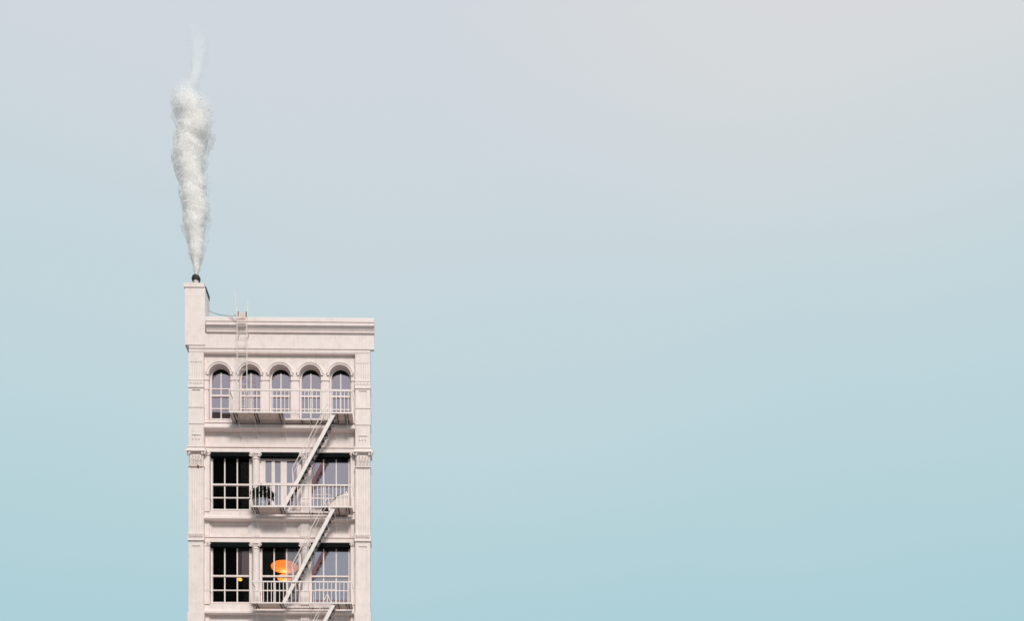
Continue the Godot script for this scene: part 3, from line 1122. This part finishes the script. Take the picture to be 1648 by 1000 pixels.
func build_wires() -> void:
	var z := -0.2
	var a := Vector3(X(336.0, z), Y(501.5, z), z)
	var c := Vector3(X(380.6, 0.48), Y(508.0, 0.48), 0.48)
	var o := base("guy_wire", a)
	tag(o, "slack thin wires between the chimney and the roof ladder", "wire")
	for k in 2:
		var st := tool()
		var pts := []
		for i in 13:
			var t := i / 12.0
			var p := a.lerp(c, t) + Vector3(0, -(0.10 if k == 0 else 0.16) * sin(PI * t) - (0.05 if k == 1 else 0.0), 0)
			pts.append(p - a)
		tube(st, pts, 0.009, 5)
		put("strand", st, M.dark_iron if k == 0 else M.iron, o)
	var st := tool(true)
	tube(st, [a.lerp(c, 0.70) + Vector3(0, -0.09, 0) - a, a.lerp(c, 0.92) + Vector3(0, -0.03, 0) - a], 0.016, 7)
	put("turnbuckle", st, M.iron, o)


func build_cowl() -> void:
	var z := -0.27
	var top := Y(455.9, 0.10)
	var at := Vector3(X(316.8, z), top, z)
	var o := base("chimney_cowl", at)
	tag(o, "black round ventilator cowl on top of the chimney", "chimney cowl")
	var yc := Y(450.8, z) - top
	var r := 6.8 / S
	var st := tool(true)
	lathe(st, Vector3.ZERO, [Vector2(0.13, 0), Vector2(0.12, 0.03), Vector2(0.105, yc - r * 0.86), Vector2(0.125, yc - r * 0.8), Vector2(0.125, yc - r * 0.62), Vector2(0.09, yc - r * 0.6)], 18)
	put("collar", st, M.iron, o)
	st = tool(true)
	var prof := []
	for i in 11:
		var a := -1.0 + i / 10.0 * 2.2
		prof.append(Vector2(cos(a) * r * 0.93, yc + sin(a) * r * 0.9))
	lathe(st, Vector3.ZERO, prof, 20)
	put("drum", st, M.tar, o)
	for k in 14:
		st = tool()
		var pts := []
		for i in 9:
			var a := -0.95 + i / 8.0 * 2.1
			var t := TAU * k / 14.0 + 0.25 * sin(a)
			pts.append(Vector3(sin(t) * cos(a) * r, yc + sin(a) * r * 0.95, cos(t) * cos(a) * r))
		tube(st, pts, 0.011, 5)
		put("vane", st, M.tar, o)


# the smoke: thousands of small puffs round a wavering centre line
func build_smoke() -> void:
	# photograph row, left edge, right edge, density
	var K := [[445, 313.5, 320.5, 0.7], [431, 310.5, 324.5, 0.85], [410, 305, 330, 0.9], [385, 299.5, 331.5, 1.0], [364, 296, 333, 1.0], [345, 294.5, 336, 1.0], [328, 293.5, 338, 1.0], [310, 291, 335, 1.0], [292, 287.5, 333, 1.0], [272, 283, 331, 0.95], [256, 280, 329, 0.9], [238, 282, 333, 0.9], [222, 285, 340, 0.85], [205, 288, 341, 0.8], [190, 281, 340, 0.6], [176, 276, 338, 0.42], [164, 277, 322, 0.36], [150, 284, 318, 0.30], [135, 299, 322, 0.27], [118, 308, 327, 0.25], [98, 306, 333, 0.20], [76, 303, 338, 0.15], [56, 300, 336, 0.10], [40, 300, 316, 0.05]]
	var z := -0.27
	var root := base("smoke_plume", Vector3(X(317, z), Y(446, z), z))
	tag(root, "white plume of smoke rising from the chimney cowl", "smoke", "", "stuff")
	var m := StandardMaterial3D.new()
	m.albedo_color = Color(0.99, 0.98, 0.975, 1.0)
	m.transparency = BaseMaterial3D.TRANSPARENCY_ALPHA
	m.roughness = 1.0
	m.specular_mode = BaseMaterial3D.SPECULAR_DISABLED
	m.vertex_color_use_as_albedo = true
	m.backlight_enabled = true
	m.backlight = Color(0.25, 0.25, 0.25)
	# the thin outer vapour lets as much light through as it throws back
	var thin: StandardMaterial3D = m.duplicate()
	thin.backlight = Color(1, 1, 1)
	var billow := FastNoiseLite.new()
	billow.seed = 77
	billow.frequency = 1.0
	billow.fractal_octaves = 4
	billow.fractal_gain = 0.55
	var rows := 220
	var n := 40
	# veils of vapour inside one another, each billowing in its own way
	var veils := 6
	for v in veils:
		var f := v / float(veils - 1)
		var st := tool(true)
		var grid := []
		var tint := []
		var last := rows if v in [1, 3, 5] else int((446.0 - 150.0) / 408.0 * rows)
		for j in last + 1:
			var py := 446.0 - 408.0 * j / rows
			var i := 0
			while i < K.size() - 2 and K[i + 1][0] > py: i += 1
			var t: float = smoothstep(0.0, 1.0, clampf((K[i][0] - py) / (K[i][0] - K[i + 1][0]), 0.0, 1.0))
			var l := lerpf(K[i][1], K[i + 1][1], t)
			var r := lerpf(K[i][2], K[i + 1][2], t)
			var den := lerpf(K[i][3], K[i + 1][3], t)
			var half := (r - l) / 2.0 / S
			var c := Vector3(X((l + r) / 2.0, z), Y(py, z), z) - root.position
			c.x += 0.35 * half * billow.get_noise_2d(py * 0.03, v * 9.0) * f
			var ring := []
			var shade := []
			for k in n:
				var a := TAU * k / n
				var d := Vector3(sin(a), 0, cos(a))
				var p := c + d * half
				var big := billow.get_noise_3d(p.x * 1.6 + v * 0.3, p.y * 1.3, p.z * 1.6)
				var fine := billow.get_noise_3d(p.x * 5.0 + v * 3.7, p.y * 4.2, p.z * 5.0 + v)
				var rad := half * lerpf(0.60, 1.04, f) * (1.0 + 0.34 * big + lerpf(0.16, 0.22, f) * fine)
				ring.append(c + d * maxf(rad, 0.01) + Vector3(0, half * 0.25 * fine * smoothstep(0.1, 0.5, den), 0))
				var patchy := clampf(0.75 + 1.5 * fine + 0.5 * big, 0.05, 1.6)
				var al := minf(den * 1.15, 1.0) * lerpf(0.97, 0.15, pow(f, 0.55)) * lerpf(1.0, patchy, 0.08 + 0.92 * f)
				if den < 0.5: al *= lerpf(0.6, 1.0, den / 0.5)
				shade.append(Color(1, 1, 1, clampf(al * smoothstep(0.0, 14.0, float(last - j)), 0.0, 0.97)))
			grid.append(ring)
			tint.append(shade)
		for j in last:
			for k in n:
				var q := (k + 1) % n
				for e in [[0, k], [1, q], [0, q], [0, k], [1, k], [1, q]]:
					st.set_color(tint[j + e[0]][e[1]])
					st.add_vertex(grid[j + e[0]][e[1]])
		put("veil", st, m if v < 2 else thin, root)


func build_plant() -> void:
	var z := 0.42
	var y0 := Y(815.2, ZP) + 0.014
	var x := X(423.4, z)
	var o := base("potted_plant", Vector3(x, y0, z))
	tag(o, "dark leafy plant trailing from a blue-grey pot on the fire escape", "potted plant")
	var st := tool(true)
	lathe(st, Vector3.ZERO, [Vector2(0, 0), Vector2(0.13, 0), Vector2(0.165, 0.05), Vector2(0.20, 0.2), Vector2(0.195, 0.33), Vector2(0.205, 0.335), Vector2(0.205, 0.37), Vector2(0.18, 0.37), Vector2(0.175, 0.33), Vector2(0, 0.32)], 20)
	put("pot", st, M.pot, o)
	var leaves := []
	var twigs := tool()
	for k in 120:
		var a := rng.randf() * TAU
		var reach := 0.46 * pow(rng.randf(), 0.8) + 0.04
		var lift := rng.randf_range(0.45, 0.80)
		var fall := rng.randf_range(0.0, 0.45) * reach * 1.6
		var pts := []
		for i in 8:
			var t := i / 7.0
			pts.append(Vector3(cos(a) * reach * t * 1.0, 0.32 + (lift - 0.16) * sin(minf(t * 1.9, PI * 0.5)) - fall * t * t, sin(a) * reach * 0.55 * t))
		tube(twigs, pts, 0.006, 4)
		for i in range(1, 8):
			for s in 9:
				leaves.append([pts[i] + Vector3(rng.randf_range(-1, 1), rng.randf_range(-1, 1), rng.randf_range(-1, 1)) * 0.06, Vector3(rng.randf_range(-1, 1), rng.randf_range(-1.2, 0.5), rng.randf_range(-1, 1)).normalized(), rng.randf_range(0.05, 0.10)])
	put("stems", twigs, M.twig, o)
	st = tool()
	for l in leaves:
		var p: Vector3 = l[0]
		var d: Vector3 = l[1]
		var s: float = l[2]
		var side := d.cross(Vector3(0.3, 1, 0.2)).normalized() * s * 0.42
		var n := side.cross(d).normalized() * s * 0.15
		tri(st, p, p + d * s * 0.5 + side + n, p + d * s, Vector3.UP)
		tri(st, p, p + d * s * 0.5 - side + n, p + d * s, Vector3.UP)
	var fo := put("foliage", st, M.leaf, o)
	fo.set_meta("kind", "stuff")


# cloth-covered bundle leaning into the corner of the platform, and a small dark box added on the sill
func build_bundle() -> void:
	var y0 := Y(815.2, ZP) + 0.014
	var z := 0.05
	var o := base("covered_bundle", Vector3(X(545.0, z), y0, z))
	tag(o, "cream cloth-covered bundle at the end of the fire escape platform", "bundle")
	var st := tool(true)
	var fold := FastNoiseLite.new()
	fold.seed = 9
	fold.frequency = 2.2
	fold.fractal_octaves = 3
	var nx := 26
	var nz := 14
	var grid := []
	for i in nx + 1:
		var row := []
		var t := i / float(nx)
		for j in nz + 1:
			var u := j / float(nz) * 2.0 - 1.0
			var ridge := lerpf(0.34, 0.92, smoothstep(0.0, 0.5, t) * 0.62 + 0.38 * t * t)
			if t > 0.96: ridge *= 0.9
			var hgt := ridge * pow(maxf(0.0, 1.0 - pow(absf(u), 2.6)), 0.5)
			var x := lerpf(-0.40, 0.40, t)
			var zz := u * 0.26 * (0.75 + 0.25 * t)
			hgt = maxf(0.0, hgt + 0.03 * fold.get_noise_3d(x * 2.0, zz * 1.2, 3.0) * (1.0 if hgt > 0.02 else 0.0))
			row.append(Vector3(x + 0.02 * fold.get_noise_2d(zz * 3.0, hgt * 3.0), hgt, zz))
		grid.append(row)
	for i in nx:
		for j in nz:
			quad(st, grid[i][j], grid[i + 1][j], grid[i + 1][j + 1], grid[i][j + 1], Vector3(0, 1, signf(j - nz / 2.0 + 0.5)))
	for e in [0, nx]:
		for j in nz:
			var p: Vector3 = grid[e][j]
			var q: Vector3 = grid[e][j + 1]
			quad(st, p, q, Vector3(q.x, 0, q.z), Vector3(p.x, 0, p.z), Vector3(-1 if e == 0 else 1, 0, 0))
	put("cover", st, M.cloth, o)
	st = tool()
	for k in 2:
		var pts := []
		for i in 12:
			var t := i / 11.0
			var q: Vector3 = grid[int(lerpf(4, 25, t))][nz - 3 - k]
			pts.append(q + Vector3(0, 0.004, 0.006))
		tube(st, pts, 0.008, 5)
	put("cord", st, M.twig, o)
	var zb := -0.16
	var c := base("sill_box", Vector3(X(525.5, zb), Y(822.2, zb), zb))
	tag(c, "small black box on the window sill behind the stair opening", "planter")
	st = tool()
	var w := 6.6 / S
	extrude(st, PackedVector2Array([Vector2(-0.07, 0.0), Vector2(0.06, 0.0), Vector2(0.08, 0.16), Vector2(0.055, 0.16), Vector2(0.045, 0.12), Vector2(-0.055, 0.12), Vector2(-0.065, 0.16), Vector2(-0.09, 0.16)]), 0, -w, w)
	put("box_shell", st, M.tar, c)
	for s in [-1.0, 1.0]:
		st = tool()
		bx(st, s * w - 0.01, s * w + 0.01, 0.0, 0.165, -0.085, 0.075)
		put("end_plate", st, M.tar, c)


func lamp(called: String, label: String, at: Vector3, shades: Array, col: Color, glow: float, energy: float, ceiling: float) -> void:
	var o := base(called, at)
	tag(o, label, "lamp")
	var m := StandardMaterial3D.new()
	m.albedo_color = col
	m.emission_enabled = true
	m.emission = col
	m.emission_energy_multiplier = glow
	m.backlight_enabled = true
	m.backlight = Color(0.95, 0.95, 0.95)
	for s in shades:
		var st := tool(true)
		var prof := []
		for i in 13:
			var a := -PI / 2 + PI * i / 12.0
			prof.append(Vector2(maxf(0.0, cos(a)) * s[0], s[2] + sin(a) * s[1]))
		lathe(st, Vector3.ZERO, prof, 24)
		put("lamp_shade", st, m, o)
		# the bulb inside the shade
		var l := OmniLight3D.new()
		l.name = "bulb_light"
		l.light_color = Color(1.0, 0.80, 0.45)
		l.light_energy = energy * s[0]
		l.light_size = s[1] * 0.35
		l.omni_range = 12.0
		l.omni_attenuation = 2.0
		l.shadow_enabled = true
		l.position = Vector3(0, s[2], 0)
		o.add_child(l, true)
	var st := tool()
	tube(st, [Vector3(0, shades[0][1] * 0.9 + shades[0][2], 0), Vector3(0, ceiling - at.y, 0)], 0.01, 5)
	put("cord", st, M.dark_iron, o)


func build_lamps() -> void:
	var z := -1.5
	lamp("pendant_lamp", "big glowing orange pendant lamp behind the middle window", Vector3(X(459.0, z), Y(913.0, z), z), [[0.60, 0.20, 0.0], [0.32, 0.13, -0.5]], Color(1.0, 0.56, 0.04), 0.3, 0.13, Y(852, z))  # second, smaller glowing shade is added for the lamp reflection lower down
	z = -1.2
	lamp("pendant_lamp_001", "small yellow lamp glowing in the dark corner window", Vector3(X(387.5, z), Y(933.4, z), z), [[0.095, 0.065, 0.0]], Color(1.0, 0.70, 0.30), 0.5, 0.06, Y(852, z))


# the tall dark block across the street: only the windows show it, as their mirror image
func build_opposite() -> void:
	var zo := 20.0
	var edge := X(392.0) * (ZF + zo) / ZF
	var high := (PY0 - 661.0) / S * (ZF + zo) / ZF + EYE
	var o := base("opposite_block", Vector3(edge - 10.0, 0, zo))
	tag(o, "tall dark brick block across the street, mirrored in the dark panes", "building")
	var st := tool()
	bx(st, -10.0, 10.0, 0, high - 1.2, 0, 16)
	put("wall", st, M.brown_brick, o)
	st = tool()
	extrude(st, PackedVector2Array([Vector2(-0.35, high - 0.4), Vector2(-0.35, high), Vector2(0.4, high), Vector2(0.4, high - 1.2), Vector2(-0.02, high - 1.2)]), 0, -10.2, 10.2)
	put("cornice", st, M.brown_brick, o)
	for i in 6:
		for j in 8:
			st = tool()
			var x := -8.6 + i * 3.2
			var y := 3.0 + j * 3.8
			bx(st, x, x + 1.4, y, y + 2.3, -0.06, -0.002)
			put("window", st, M.room, o)
